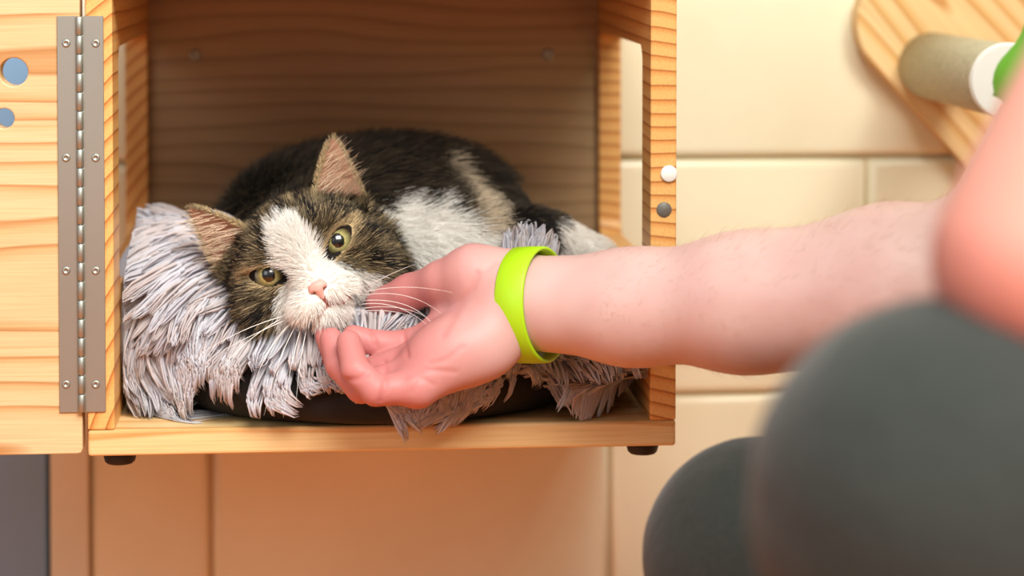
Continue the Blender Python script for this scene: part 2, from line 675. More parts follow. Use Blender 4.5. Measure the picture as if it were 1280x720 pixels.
# rubber feet
foot = lathe_mesh('foot', [(0.0088, -0.0088), (0.0103, -0.0074), (0.0122, 0.0)], 'z', 20)
for fx in (P(150, 577, 0.02).x, P(803, 560, 0.02).x):
    for fy in (0.02, 0.27):
        o = mobj('rubber_foot', foot, RUBBER, bx, (fx, fy, BZ0), True)
# screws that hold the back to the wall
scr = lathe_mesh('screw', [(0.0048, 0.0), (0.0048, 0.0008), (0.0036, 0.0018), (0.0018, 0.0018), (0.0014, 0.0009)], 'y', 18)
for px, py in ((244, 69), (685, 68)):
    p = P(px, py, BD)
    mobj('screw', scr, STEEL, bx, (p.x, BD, p.z), True)
# door stop discs on the right front edge
disc = lathe_mesh('bumper', [(0.0058, 0.0), (0.0058, 0.0014), (0.005, 0.0022)], 'y', 24)
p = P(836, 217, 0)
tag(mobj('bumper', disc, WHITE_P, bx, (p.x, 0, p.z), True), 'white round door bumper')
disc2 = lathe_mesh('magnet', [(0.0052, 0.0), (0.0052, 0.0006), (0.0048, 0.001)], 'y', 24)
p = P(830, 262, 0)
tag(mobj('magnet', disc2, GREY_P, bx, (p.x, 0, p.z), True), 'grey round magnet')
# door leaf, swung open beside the box
dX1 = BX0 - 0.0035
dX0 = dX1 - 0.385
dz0, dz1 = P(60, 568, 0).z, BZ1 - 0.002
holes = []
for px, py, rr in ((17, 90, 17.5), (5, 148, 12.5)):
    q = P(px, py, 0)
    holes.append(circ(q.x, q.z, rr / 1842))
h0 = P(17, 90, 0)
holes.append(circ(h0.x - 0.042, h0.z, 17.5 / 1842))
holes.append(circ(h0.x - 0.075, h0.z - 0.030, 12.5 / 1842))
holes.append(circ(h0.x - 0.036, h0.z - 0.060, 0.019))
dr = mobj('door', plate_mesh('door', rrect(dX0, dX1, dz0, dz1, 0.003, 2), holes, Vector((0, 0.0, 0)), X, Z, Y, 0.018, 0.0014), W_DOOR, bx)
# piano hinge
hz0, hz1 = P(100, 515, 0).z, P(100, 20, 0).z
hxc = P(101, 270, 0).x
hng = mobj('hinge_pin', lathe_mesh('hinge_pin', [(0.0012, hz0 + 0.0005), (0.0012, hz1 - 0.0005)], 'z', 10), STEEL_B, bx, (hxc, -0.0022, 0))
hng.name = 'piano_hinge'; WLOC['piano_hinge'] = WLOC['hinge_pin']
tag(hng, 'long dull steel piano hinge')
for x0, x1 in ((P(73, 270, 0).x, hxc - 0.0012), (hxc + 0.0012, P(131, 270, 0).x)):
    mobj('leaf', box_mesh('leaf', (x0, -0.0014, hz0), (x1, -0.0001, hz1), 0.0003, 1), STEEL, hng)
NK = 21
kp = (hz1 - hz0) / NK
kn = lathe_mesh('knuckle', [(0.0021, -kp / 2 + 0.0003), (0.0025, -kp / 2 + 0.0008), (0.0025, kp / 2 - 0.0008), (0.0021, kp / 2 - 0.0003)], 'z', 16)
for i in range(NK):
    mobj('knuckle', kn, STEEL, hng, (hxc, -0.0022, hz0 + kp * (i + 0.5)), True)
hs = lathe_mesh('hinge_screw', [(0.0028, 0.0), (0.0027, 0.0004), (0.0021, 0.0008), (0.0013, 0.0008), (0.0010, 0.0002)], 'y', 16)
for px in (83, 120):
    for py in (54, 197, 338, 480):
        p = P(px, py, 0)
        mobj('screw', hs, STEEL, hng, (p.x, -0.0014, p.z), True)

# ------------------------------------------------------------------ wooden wall plate with felt peg (upper right)
PLT = 0.024
pc = P(1175, 20, WALL_Y - PLT)
pl = empty('wall_plate_step', (pc.x, WALL_Y, pc.z), 'wooden wall plate with a thick felt-covered peg, mounted high on the tiles', 'wall step')
corner = P(1040, 24, WALL_Y - PLT)
d45 = math.radians(-45)
ang = math.atan2(-(195 - 75), (1187 - 1075))
pm = plate_mesh('plate', rrect(0.0, 0.34, 0.0, 0.23, 0.05, 10), [], Vector((0, 0, 0)), X, Z, Y, PLT, 0.003, 3)
po = mobj('plate', pm, W_PLATE, pl, (corner.x, WALL_Y - PLT - 0.002, corner.z))
po.rotation_euler = (0, -ang, 0)
pb, pt = P(1163, 82, WALL_Y - PLT), None
pk = lathe_mesh('peg', [(0.0275, 0.0), (0.0275, 0.19), (0.0272, 0.203), (0.026, 0.206)], 'y', 40)
Mf = Mat('grey_felt')
tcf = Mf.n('ShaderNodeTexCoord').outputs['Object']
Mf.set(Base_Color=Mf.ramp(Mf.noise(tcf, 220, 4.0), [(0.35, S(176, 168, 138)), (0.65, S(196, 188, 158))]), Roughness=0.9, Normal=Mf.bump(Mf.noise(tcf, 500, 2.0), 0.4, 0.0008))
peg = mobj('peg', pk, Mf.m, pl, (pb.x, WALL_Y - PLT - 0.002, pb.z), True)
cap = mobj('end_cap', lathe_mesh('end_cap', [(0.0275, 0.2062), (0.0284, 0.2072), (0.0284, 0.2102), (0.0272, 0.212), (0.0255, 0.2122)], 'y', 40), WHITE_P, peg, (pb.x, WALL_Y - PLT - 0.002, pb.z))
tag(cap, 'round white end cap')

# ------------------------------------------------------------------ shaggy cat bed
FZ = BZ0 + BT                     # inner floor of the box
bed = empty('cat_bed', (-0.005, 0.12, FZ), 'shaggy pale grey plush cat bed with black underside, inside the box', 'cat bed')
bc = np.array((-0.006, 0.132, 0.0))
# black underside
f = Field(axis_steps([(-0.20, 0.20, 0.006)]), axis_steps([(-0.05, 0.30, 0.006)]), axis_steps([(FZ - 0.03, FZ + 0.10, 0.004)]))


def under(p):
    q = (p - (bc + (0.003, 0.0, FZ + 0.026)))
    e = (np.abs(q[..., 0] / 0.168) ** 2.1 + np.abs(q[..., 1] / 0.152) ** 2.1) ** (1 / 2.1)
    rr = (e - 1) * 0.14 + 0.026
    rr = np.maximum(rr, 0)
    return (np.sqrt(rr ** 2 + (q[..., 2] * 1.0) ** 2) - 0.026) * 0.8


f.apply(under, (-0.2, -0.05, FZ - 0.03), (0.2, 0.3, FZ + 0.1))
V, F = f.mesh(2)
V[:, 2] += np.where(V[:, 1] < 0.0, V[:, 1] * 0.30, 0)      # sags over the front edge
V[:, 2] = np.maximum(V[:, 2], np.where(V[:, 1] > -0.001, FZ + 0.0004, 0))
mobj('underside', np_mesh('underside', V, F), plain('black_fabric', S(19, 18, 18), 0.85, 0, 700, 0.5), bed)
# plush ring + raised left side
f = Field(axis_steps([(-0.21, 0.21, 0.004)]), axis_steps([(-0.04, 0.30, 0.004)]), axis_steps([(FZ, FZ + 0.17, 0.004)]))


def ring(p):
    q = p - bc
    e = np.sqrt((q[..., 0] / 0.126) ** 2 + (q[..., 1] / 0.110) ** 2) + 1e-6
    k1 = np.sqrt((q[..., 0] / 0.126 ** 2) ** 2 + (q[..., 1] / 0.110 ** 2) ** 2) + 1e-6
    dr_ = (e - 1) * e / k1
    zz = (p[..., 2] - FZ - 0.047 + 0.05 * np.clip(q[..., 0] - 0.04, 0, 1))
    return np.sqrt(dr_ ** 2 + zz ** 2) - 0.032


f.apply(ring, (-0.21, -0.04, FZ), (0.21, 0.3, FZ + 0.17))
f.ell(bc + (0, 0, FZ + 0.045), (0.13, 0.10, 0.03), 0.03)
for px, py, y, r in ((235, 388, 0.095, (0.050, 0.060, 0.050)), (205, 340, 0.15, (0.032, 0.075, 0.034)), (222, 430, 0.078, (0.044, 0.036, 0.030)), (300, 345, 0.15, (0.05, 0.05, 0.036))):
    f.ell(P(px, py, y), r, 0.03)
f.ell(P(660, 346, 0.046), (0.014, 0.018, 0.020), 0.02)
f.ell(P(730, 440, 0.04), (0.034, 0.05, 0.022), 0.02)
V, F = f.mesh(3)
N = normals(V, F)
plushm = plain('plush_cloth', S(196, 194, 200), 0.95, 0, 300, 0.5)
mobj('cushion', np_mesh('cushion', V, F), plushm, bed)
# locks of pile: clumps of thin tapered tufts, as real geometry
NCL = 4000
wgt = np.where((V[:, 1] < 0.13) | (V[:, 0] < -0.05) | (V[:, 0] > 0.10), 1.0, 0.25)
rt, rn = scatter(V, F, N, NCL, wgt)
flow = wobble(rt, 30.0, 1.0) * 0.42
outw = unit(np.stack([rt[:, 0] - bc[0], (rt[:, 1] - bc[1]) * 1.3, np.zeros(NCL)], -1))
flow += outw * 0.45 + np.array((0, -0.15, -0.55))
lz = np.clip((rt[:, 2] - FZ - 0.03) / 0.07, 0, 1)[:, None]
left = np.clip((-0.03 - rt[:, 0]) / 0.04, 0, 1)[:, None]
flow += left * (lz * np.array((-0.7, -0.25, 0.05)) + (1 - lz) * np.array((0.9, -0.2, -0.2)))
flow -= rn * (flow * rn).sum(1, keepdims=True)
dirs = unit(unit(flow) * 0.92 + rn * 0.34)
grav = np.array((0, 0, -0.25)) + wobble(rt, 70, 2.0) * 0.28
tu = np.array(P(660, 330, 0.046))                # tuft that stands up beside the tail
tm = ((np.abs(rt[:, 0] - tu[0]) < 0.024) & (rt[:, 2] > tu[2] - 0.016) & (rt[:, 1] < 0.085))[:, None]
tufd = unit(np.array((0.0, -0.1, 0.9)) + wobble(rt, 120, 8.0) * 0.22 + np.stack([(rt[:, 0] - tu[0]) * 14, 0 * rt[:, 0], 0 * rt[:, 0]], -1))
dirs = np.where(tm, tufd, dirs)
grav = np.where(tm, grav * 0.3, grav)
tipq = (rt + dirs * 0.03 - np.array(P(381, 326, 0.02))) * 100
hid = ((tipq[:, 0] + 0.5) / 7.4) ** 2 + ((tipq[:, 2] - 0.6) / 6.6) ** 2 < 1
hid &= (tipq[:, 1] < 4.5)
frontal = (rt[:, 0] > -0.125) & (rt[:, 1] < 0.09)
fringe = FZ + 0.031 + 0.010 * np.sin(rt[:, 0] * 70.0) * np.sin(rt[:, 0] * 31.0 + 1.0) + 0.004 * np.exp(-((rt[:, 0] + 0.10) / 0.035) ** 2) - 0.010 * np.exp(-((rt[:, 0] - 0.03) / 0.06) ** 2)
hid |= frontal & (rt[:, 2] < fringe)
kp_ = ~hid
rt, rn, dirs, grav = rt[kp_], rn[kp_], dirs[kp_], grav[kp_]
NCL = len(rt)
tint = rng.random(NCL)[:, None]
ca, cb, cc = np.array(S(240, 240, 244)), np.array(S(226, 221, 228)), np.array(S(240, 230, 224))
ccol = np.where(tint < 0.6, ca * (1 - tint) + cb * tint, cc * 0.6 + cb * 0.4)
K, SEG, SD = 9, 5, 3
n = NCL * K
root = np.repeat(rt, K, 0) + rng.normal(size=(n, 3)) * 0.0024
ddir = unit(np.repeat(dirs, K, 0) + rng.normal(size=(n, 3)) * 0.05)
ln = np.repeat(0.022 + 0.016 * rng.random(NCL), K) * (0.75 + 0.35 * rng.random(n))
gr = np.repeat(grav, K, 0) + rng.normal(size=(n, 3)) * 0.05
tip = np.repeat(rt + dirs * 0.027 + grav * 0.027, K, 0)
ts = np.linspace(0, 1, SEG)
side = unit(np.cross(ddir, np.array((0.2, 0.3, 0.9))))
bino = np.cross(ddir, side)
VV = np.empty((n, SEG, SD, 3), np.float32)
for i, t in enumerate(ts):
    c = root + ddir * (ln * t)[:, None] + gr * (ln * t * t)[:, None]
    c = c + (tip - c) * (0.8 * t ** 1.6)
    q2 = c[:, :2] - bc[:2]
    ein = np.sqrt((q2[:, 0] / 0.178) ** 2 + (q2[:, 1] / 0.157) ** 2) + 1e-6
    lim = 1.0 + 0.04 * math.sin(PI * t)
    inw = np.clip((FZ + 0.056 - c[:, 2]) / 0.012, 0, 1) * min(1.0, t * 2.5) * (q2[:, 1] < 0)
    sc = np.where((ein < lim) & (ein > 0.75), 1 + (lim / ein - 1) * inw, 1.0)
    sc = np.where((c[:, 2] < FZ + 0.03) & (ein > 1.16), 1.16 / ein, sc)
    c[:, :2] = bc[:2] + q2 * sc[:, None]
    c[:, 0] = np.clip(c[:, 0], BX0 + BT + 0.003, BX1 - BT - 0.003)
    low = np.where(c[:, 1] > -0.002, FZ + 0.001, 0.0)
    c[:, 2] = np.maximum(c[:, 2], low)
    rad = 0.00120 * (1 - t) ** 0.6 * (0.7 + 0.6 * math.sin(PI * min(1, t + 0.25))) + 0.00012
    for j in range(SD):
        a = 2 * PI * j / SD
        VV[:, i, j] = c + (side * math.cos(a) + bino * math.sin(a)) * rad
base = (np.arange(n) * SEG * SD)[:, None, None]
qs = []
for i in range(SEG - 1):
    for j in range(SD):
        k = (j + 1) % SD
        qs.append((i * SD + j, i * SD + k, (i + 1) * SD + k, (i + 1) * SD + j))
FF = (base + np.array(qs)[None]).reshape(-1, 4)
tcol = np.repeat(np.repeat(ccol, K, 0) * (0.9 + 0.2 * rng.random((n, 1))), SEG * SD, 0)
pm_ = attr_mat('plush_pile', 'Col', 0.8, 0.2)
tl = pm_.n('ShaderNodeBsdfTranslucent', Color=pm_.n('ShaderNodeAttribute', _attribute_name='Col').outputs['Color'])
mx = pm_.n('ShaderNodeMixShader', Fac=0.5)
pm_.link(pm_.b.outputs[0], mx.inputs[1]); pm_.link(tl.outputs[0], mx.inputs[2])
pm_.link(mx.outputs[0], pm_.t.nodes['Material Output'].inputs['Surface'])
pile = mobj('pile', np_mesh('pile', VV.reshape(-1, 3), FF, tcol), pm_.m, bed)
pile['kind'] = 'stuff'

# ------------------------------------------------------------------ cat
EYE_Y = 0.020
HO = P(381, 326, EYE_Y)                      # between the eyes
fw = (Vector(cam.location) - HO).normalized()
rt_ = CAM_R @ Vector((1, 0, 0)); rt_ = (rt_ - fw * rt_.dot(fw)).normalized()
up_ = fw.cross(rt_)
if up_.z < 0: up_ = -up_
ta = math.radians(26.5)
HX = rt_ * math.cos(ta) + up_ * math.sin(ta)
HZ = -rt_ * math.sin(ta) + up_ * math.cos(ta)
HY = fw
# turn the face slightly downwards
def rot(v, axis, deg): return Matrix.Rotation(math.radians(deg), 3, axis) @ v
HY, HZ = rot(HY, HX, -4), rot(HZ, HX, -4)
HM = np.array([HX, HY, HZ])                  # rows: head axes
HOn = np.array(HO)


def h2w(x, y, z): return HOn + (x * HM[0] + y * HM[1] + z * HM[2]) * 0.01
def w2h(p): return (p - HOn) @ HM.T * 100


xs = axis_steps([(-0.16, -0.105, 0.0045), (-0.105 - 0.04 + 0.04, 0.03, 0.0012), (0.03, 0.17, 0.0045)])
hx0 = HOn[0] - 0.085
cat_ax = axis_steps([(-0.17, HOn[0] - 0.088, 0.005), (HOn[0] - 0.088, HOn[0] + 0.072, 0.0012), (HOn[0] + 0.072, 0.175, 0.004)])
cat_ay = axis_steps([(HOn[1] - 0.06, HOn[1] + 0.055, 0.0012), (HOn[1] + 0.055, 0.29, 0.005)])
cat_az = axis_steps([(FZ + 0.005, HOn[2] - 0.064, 0.004), (HOn[2] - 0.064, HOn[2] + 0.09, 0.0012), (HOn[2] + 0.09, HOn[2] + 0.11, 0.005)])
f = Field(cat_ax, cat_ay, cat_az)
# trunk, curled behind the head
f.ell(P(425, 300, 0.165), (0.092, 0.075, 0.068), 0.0)
f.ell(P(520, 290, 0.175), (0.085, 0.070, 0.068), 0.03)
f.ell(P(590, 318, 0.160), (0.056, 0.065, 0.052), 0.012)       # haunch
f.ell(P(545, 325, 0.095), (0.055, 0.040, 0.045), 0.03)        # chest and shoulder
f.ell(P(605, 322, 0.085), (0.036, 0.030, 0.026), 0.02)        # folded fore leg
f.cone(h2w(0, -3.5, 0.2), P(450, 300, 0.13), 0.043, 0.052, 0.03)   # neck
f.chain([P(634, 304, 0.085), P(645, 286, 0.088), P(668, 281, 0.092), P(692, 288, 0.100), P(706, 306, 0.108)], [0.010, 0.0115, 0.012, 0.012, 0.011], 0.004)  # tail over the foot
f.chain([P(660, 318, 0.13), P(705, 307, 0.125), P(748, 318, 0.12)], [0.018, 0.0145, 0.012], 0.01)          # hind foot


def hell(c, r, k=0.0, op='add', tilt=0.0):
    a = math.radians(tilt)
    L = np.array([[math.cos(a), 0, math.sin(a)], [0, 1, 0], [-math.sin(a), 0, math.cos(a)]])
    f.ell(h2w(*c), np.array(r) * 0.01, k * 0.01, op, L @ HM)


def hcone(a, b, ra, rb, k=0.0, op='add'):
    f.cone(h2w(*a), h2w(*b), ra * 0.01, rb * 0.01, k * 0.01, op)


hell((0, -1.8, 0.35), (4.5, 4.1, 3.3), 1.5)
for s in (-1, 1):
    hell((s * 3.1, -1.2, -1.7), (2.4, 2.5, 2.4), 1.2)
    hell((s * 2.1, 0.7, 1.5), (1.3, 1.2, 0.8), 0.9)              # brow
hcone((0, 1.4, 1.4), (0, 3.1, -1.9), 1.35, 0.95, 1.0)            # bridge of the nose
hell((0, 2.2, -2.6), (1.95, 1.7, 1.5), 0.8)
for s in (-1, 1):
    hell((s * 1.05, 3.0, -2.95), (1.25, 1.15, 1.0), 0.30)       # whisker pads
hell((0, 2.4, -4.1), (1.25, 1.15, 0.8), 0.35)                    # chin
hcone((0, 4.2, -3.0), (0, 3.6, -4.0), 0.10, 0.10, 0.2, 'sub')    # lip cleft
EYT = 30
EYE = [(s * 2.48, 1.02, 0.0) for s in (-1, 1)]
for s, e in zip((-1, 1), EYE):
    hell((e[0], 2.35, e[2]), (1.28, 1.15, 0.53), 0.12, 'sub', s * EYT)
    hell((s * 1.50, 2.25, -0.62), (0.40, 0.55, 0.20), 0.15, 'sub', s * 40)


def ear_frame(s):
    b = np.array((s * 3.75, -1.6, 2.6)); t = np.array((s * 5.55, -1.7, 7.1))
    h = t - b; H = np.linalg.norm(h); h /= H
    u = np.array((s * 0.86, -0.40, -0.36)); u -= h * (u @ h); u /= np.linalg.norm(u)
    w = np.cross(h, u)
    if w[1] < 0: w = -w
    return b, h, u, w, H


EARS = [ear_frame(s) for s in (-1, 1)]


def ear_local(q, fr):
    b, h, u, w, H = fr
    d = q - b
    return d @ u, d @ w, d @ h, H


for fr in EARS:
    def fn(p, fr=fr):
        uu, ww, hh, H = ear_local(w2h(p), fr)
        tt = np.clip(hh / H, 0, 1)
        W = 2.05 * (1 - tt) ** 0.72 + 0.05
        W = W * np.where(uu > 0, 1.0, 1.0)
        mid = 0.20 * uu ** 2 - 0.5 * (1 - tt)
        th = 0.12 + 0.10 * (1 - tt)
        d = np.maximum(np.maximum(np.abs(ww - mid) - th, np.abs(uu) - W), np.maximum(hh - H, -hh - 1.0))
        return d * 0.0075
    c = h2w(*(fr[0] + fr[1] * 2.0))
    f.apply(fn, c - 0.04, c + 0.04, 0.005)
CV, CF = f.mesh(2, 0.4)
CN = normals(CV, CF)

WHITE = np.array(S(236, 233, 226)); BLACK = np.array(S(25, 21, 19)); BROWN = np.array(S(138, 122, 93))
DBROWN = np.array(S(70, 56, 40)); BEIGE = np.array(S(204, 178, 134)); PINK = np.array(S(232, 176, 160))
blaze = [(-1.05, 3.7), (-0.7, 2.9), (-0.35, 3.9), (0.1, 3.0), (0.45, 3.4), (0.85, 2.4), (1.15, 1.0), (1.0, -0.5), (2.3, -1.7), (3.7, -2.9),
         (3.6, -7), (-3.4, -7), (-3.5, -3.2), (-2.9, -1.7), (-2.2, -1.15), (-1.55, -0.75), (-1.75, 0.5), (-1.5, 2.2)]


def body_poly(pts, y=0.11):
    return [(P(a, b, y).x, P(a, b, y).z) for a, b in pts]


bw = body_poly([(462, 330), (478, 268), (500, 254), (520, 248), (545, 262), (560, 250), (566, 262), (592, 272), (612, 290), (636, 288), (650, 300), (650, 480), (380, 480), (420, 420)])
bstrip = body_poly([(560, 200), (578, 205), (604, 240), (640, 282), (640, 296), (612, 292), (598, 264), (580, 232)], 0.15)
bfoot = body_poly([(703, 280), (780, 280), (780, 340), (640, 340), (640, 312), (690, 312)], 0.12)
btail = body_poly([(626, 305), (634, 276), (668, 262), (704, 280), (712, 312), (696, 318), (684, 300), (660, 294), (645, 306)], 0.11)


def cat_colour(p, jit=0.0, ticked=True):
    """p world -> fur colour (own pattern of the coat)"""
    n = len(p)
    q = w2h(p)
    x, y, z = q.T
    if jit:
        x = x + rng.normal(size=n) * jit; z = z + rng.normal(size=n) * jit
    nz = pnoise(q, 1.1, 3.3); nf = pnoise(q, 3.2, 9.1)
    r = rng.random(n) if ticked else np.full(n, 0.5)
    # tabby ground
    k = np.clip(0.5 + 1.5 * nf + 0.5 * nz + (r - 0.5) * 0.45, 0, 1)[:, None]
    tab = DBROWN * 0.40 * (1 - k) + BROWN * k
    tab = np.where((r > 0.90)[:, None], BEIGE, tab * 0.8)
    ax = np.abs(x)
    dark = np.zeros(n, bool)
    dark |= (z > 1.7) & (y > -3.5) & (np.sin(ax * 4.2 + nz * 1.1 + z * 0.3) > 0.25) & (ax < 3.4)
    for a, b, w in (((3.5, 0.75), (6.0, -1.5), 0.42), ((4.0, -1.9), (6.0, -3.6), 0.36), ((3.2, 2.2), (5.6, 0.9), 0.26)):
        d, t = seg_dist(ax, z, a, b)
        dark |= d < w * (1.1 - 0.3 * t) + nz * 0.1
    tab = np.where((dark & (r < 0.93))[:, None], BLACK, tab)
    # pale ring round the eyes
    for s, e in zip((-1, 1), EYE):
        a = math.radians(s * EYT)
        dx, dz = x - e[0], z - e[2]
        m = dx * math.cos(a) + dz * math.sin(a); o = -dx * math.sin(a) + dz * math.cos(a)
        el = np.sqrt((m / 1.28) ** 2 + (o / 0.55) ** 2)
        rim = (el < 1.5) & (y > -0.3)
        tab = np.where((rim & (r < 0.8))[:, None], BEIGE * 0.85, tab)
    wz = in_poly(x + nz * 0.12, z + nf * 0.1, blaze) & (y > -2.2)
    head = np.where(wz[:, None], WHITE, tab)
    # body
    X_, Z_ = p[:, 0] + 0.007 + rng.normal(size=n) * 0.0022, p[:, 2] - 0.004 + rng.normal(size=n) * 0.0028 + nz * 0.002
    kb = np.clip(0.08 + 0.25 * nf + 0.2 * nz + (r - 0.5) * 0.5, 0, 1)[:, None]
    body = BLACK * (1 - kb) + BROWN * 0.9 * kb
    body = np.where(in_poly(X_, Z_, bstrip)[:, None], BEIGE * 0.6 + WHITE * 0.25, body)
    white = in_poly(X_, Z_, bw) & (p[:, 1] < 0.20)
    body = np.where(white[:, None], WHITE, body)
    body = np.where(in_poly(X_, Z_, bfoot)[:, None], WHITE, body)
    body = np.where((in_poly(X_, Z_, btail) & (p[:, 1] < 0.135))[:, None], BLACK * 0.8, body)
    ish = (y > -4.2) & (np.abs(x) < 6.3) & (z > -6.5)
    col = np.where(ish[:, None], head, body)
    return col


def ear_masks(q):
    inner = np.zeros(len(q), bool); any_ = np.zeros(len(q), bool); hfrac = np.zeros(len(q)); edge = np.zeros(len(q))
    for fr in EARS:
        uu, ww, hh, H = ear_local(q, fr)
        tt = np.clip(hh / H, 0, 1)
        mid = 0.20 * uu ** 2 - 0.5 * (1 - tt)
        W = 2.05 * (1 - tt) ** 0.72 + 0.05
        near = (np.abs(uu) < W + 0.3) & (hh > 0.45) & (hh < H + 0.3) & (np.abs(ww - mid) < 0.5)
        any_ |= near
        inn = near & (ww > mid) & (np.abs(uu) < W - 0.18)
        inner |= inn
        hfrac = np.where(near, tt, hfrac)
        edge = np.where(near, np.abs(uu) / W, edge)
    return any_, inner, hfrac, edge


q = w2h(CV)
vc = cat_colour(CV, 0.0, False)
ea, ei, eh, ee = ear_masks(q)
vc = np.where(ea[:, None], BROWN * 0.8, vc)
EARIN = np.array(S(140, 102, 80))
vc = np.where(ei[:, None], EARIN, vc)
# dark lids and lips
eyemask = np.zeros(len(q), bool)
for s, e in zip((-1, 1), EYE):
    a = math.radians(s * EYT)
    dx, dz = q[:, 0] - e[0], q[:, 2] - e[2]
    m = dx * math.cos(a) + dz * math.sin(a); o = -dx * math.sin(a) + dz * math.cos(a)
    el = np.sqrt((m / 1.28) ** 2 + (o / 0.55) ** 2)
    a2 = math.radians(s * 40)
    dx, dz = q[:, 0] - s * 1.50, q[:, 2] + 0.62
    m2 = dx * math.cos(a2) + dz * math.sin(a2); o2 = -dx * math.sin(a2) + dz * math.cos(a2)
    el2 = np.sqrt((m2 / 0.42) ** 2 + (o2 / 0.22) ** 2)
    eyemask |= ((el < 1.22) | (el2 < 1.1)) & (q[:, 1] > -0.5)
vc = np.where(eyemask[:, None], np.array(S(30, 24, 20)), vc)

cat = empty('cat', tuple(P(470, 420, 0.12)), 'tabby and white cat lying curled on the plush bed, head tilted', 'cat')
WLOC['cat'] = Vector(cat.location)
skinm = attr_mat('cat_coat', 'Col', 0.8, 0.15)
mobj('body', np_mesh('body', CV, CF, vc), skinm.m, cat)

# eyes
def eye_mesh():
    r, NU, NV = 1.18, 72, 60
    V = []; C = []
    for i in range(NV + 1):
        th = PI * i / NV
        for j in range(NU):
            ph = 2 * PI * j / NU
            V.append((r * math.sin(th) * math.cos(ph), r * math.cos(th), r * math.sin(th) * math.sin(ph)))
    V = np.array(V)
    V[:, 1] += np.clip(V[:, 1] - 0.75, 0, 1) * 0.2
    a = np.hypot(V[:, 0] / 0.45, V[:, 2] / 0.52)         # pupil
    b = np.hypot(V[:, 0], V[:, 2])
    ang_ = np.arctan2(V[:, 2], V[:, 0])
    ir1, ir2, ir3 = np.array(S(188, 178, 116)), np.array(S(150, 145, 92)), np.array(S(84, 80, 52))
    t = np.clip((b - 0.4) / 0.55, 0, 1)[:, None]
    st = (0.9 + 0.1 * np.sin(ang_ * 23) * np.sin(ang_ * 11 + 1))[:, None]
    C = np.where(t < 0.5, ir1 * (1 - 2 * t) + ir2 * 2 * t, ir2 * (2 - 2 * t) + ir3 * (2 * t - 1)) * st
    C = np.where((b > 0.98)[:, None], np.array(S(28, 22, 16)), C)
    C = np.where((a < 1.0)[:, None], np.array(S(8, 8, 9)), C)
    F = []
    for i in range(NV):
        for j in range(NU):
            k = (j + 1) % NU
            F.append((i * NU + j, i * NU + k, (i + 1) * NU + k, (i + 1) * NU + j))
    return V, np.array(F), C


EVm, EFm, ECm = eye_mesh()
eym = attr_mat('cat_eye', 'Col', 0.25, 0.5, Coat_Weight=1.0, Coat_Roughness=0.02)
for s, e in zip((-1, 1), EYE):
    a = math.radians(s * 6)           # gaze, nearly into the lens
    R = np.array([[math.cos(a), math.sin(a), 0], [-math.sin(a), math.cos(a), 0], [0, 0, 1]])
    loc = EVm @ R.T + np.array((e[0], 0.58, e[2] + 0.12))
    W_ = HOn + (loc @ HM) * 0.01
    mobj('eye', np_mesh('eye', W_, EFm, ECm), eym.m, cat)

# nose leather
nb = h2w(0, 4.15, -2.45)
f = Field(*[axis_steps([(nb[d] - 0.016, nb[d] + 0.016, 0.0005)]) for d in range(3)])
hell((0, 3.98, -2.12), (0.62, 0.50, 0.34), 0.0)
hell((0.32, 3.95, -2.30), (0.36, 0.42, 0.28), 0.15)
hell((-0.32, 3.95, -2.30), (0.36, 0.42, 0.28), 0.15)
hcone((0, 4.12, -2.4), (0, 3.98, -3.0), 0.32, 0.13, 0.2)
for s in (-1, 1):
    hell((s * 0.40, 4.42, -2.48), (0.20, 0.26, 0.09), 0.05, 'sub', s * 30)
V, F = f.mesh(2, 0.4)
V_h = w2h(V)
nc = np.where((np.abs(V_h[:, 0]) > 0.26)[:, None] & (V_h[:, 2] < -2.44)[:, None] & (V_h[:, 2] > -2.62)[:, None] & (V_h[:, 1] < 4.33)[:, None], np.array(S(120, 60, 50)), np.array(S(226, 168, 156)))
ns = mobj('nose', np_mesh('nose', V, F, nc), attr_mat('cat_nose', 'Col', 0.5, 0.4).m, cat)

MOUTH = [((0.0, -2.95), (0.12, -3.55)), ((0.12, -3.55), (1.1, -3.85)), ((1.1, -3.85), (2.1, -3.55)), ((0.12, -3.55), (-0.9, -3.95)), ((-0.9, -3.95), (-1.8, -4.0))]


def mouth_dist(q):
    d = np.full(len(q), 9.0)
    for a, b in MOUTH:
        d = np.minimum(d, seg_dist(q[:, 0], q[:, 2], a, b)[0])
    return np.where(q[:, 1] > 1.2, d, 9.0)


md = mouth_dist(q)
vc = np.where((md < 0.16)[:, None], np.array(S(150, 96, 86)), vc)
cat_body = bpy.data.meshes['body']
c4_ = np.ones((len(vc), 4), np.float32); c4_[:, :3] = vc
cat_body.color_attributes['Col'].data.foreach_set('color', c4_.ravel())
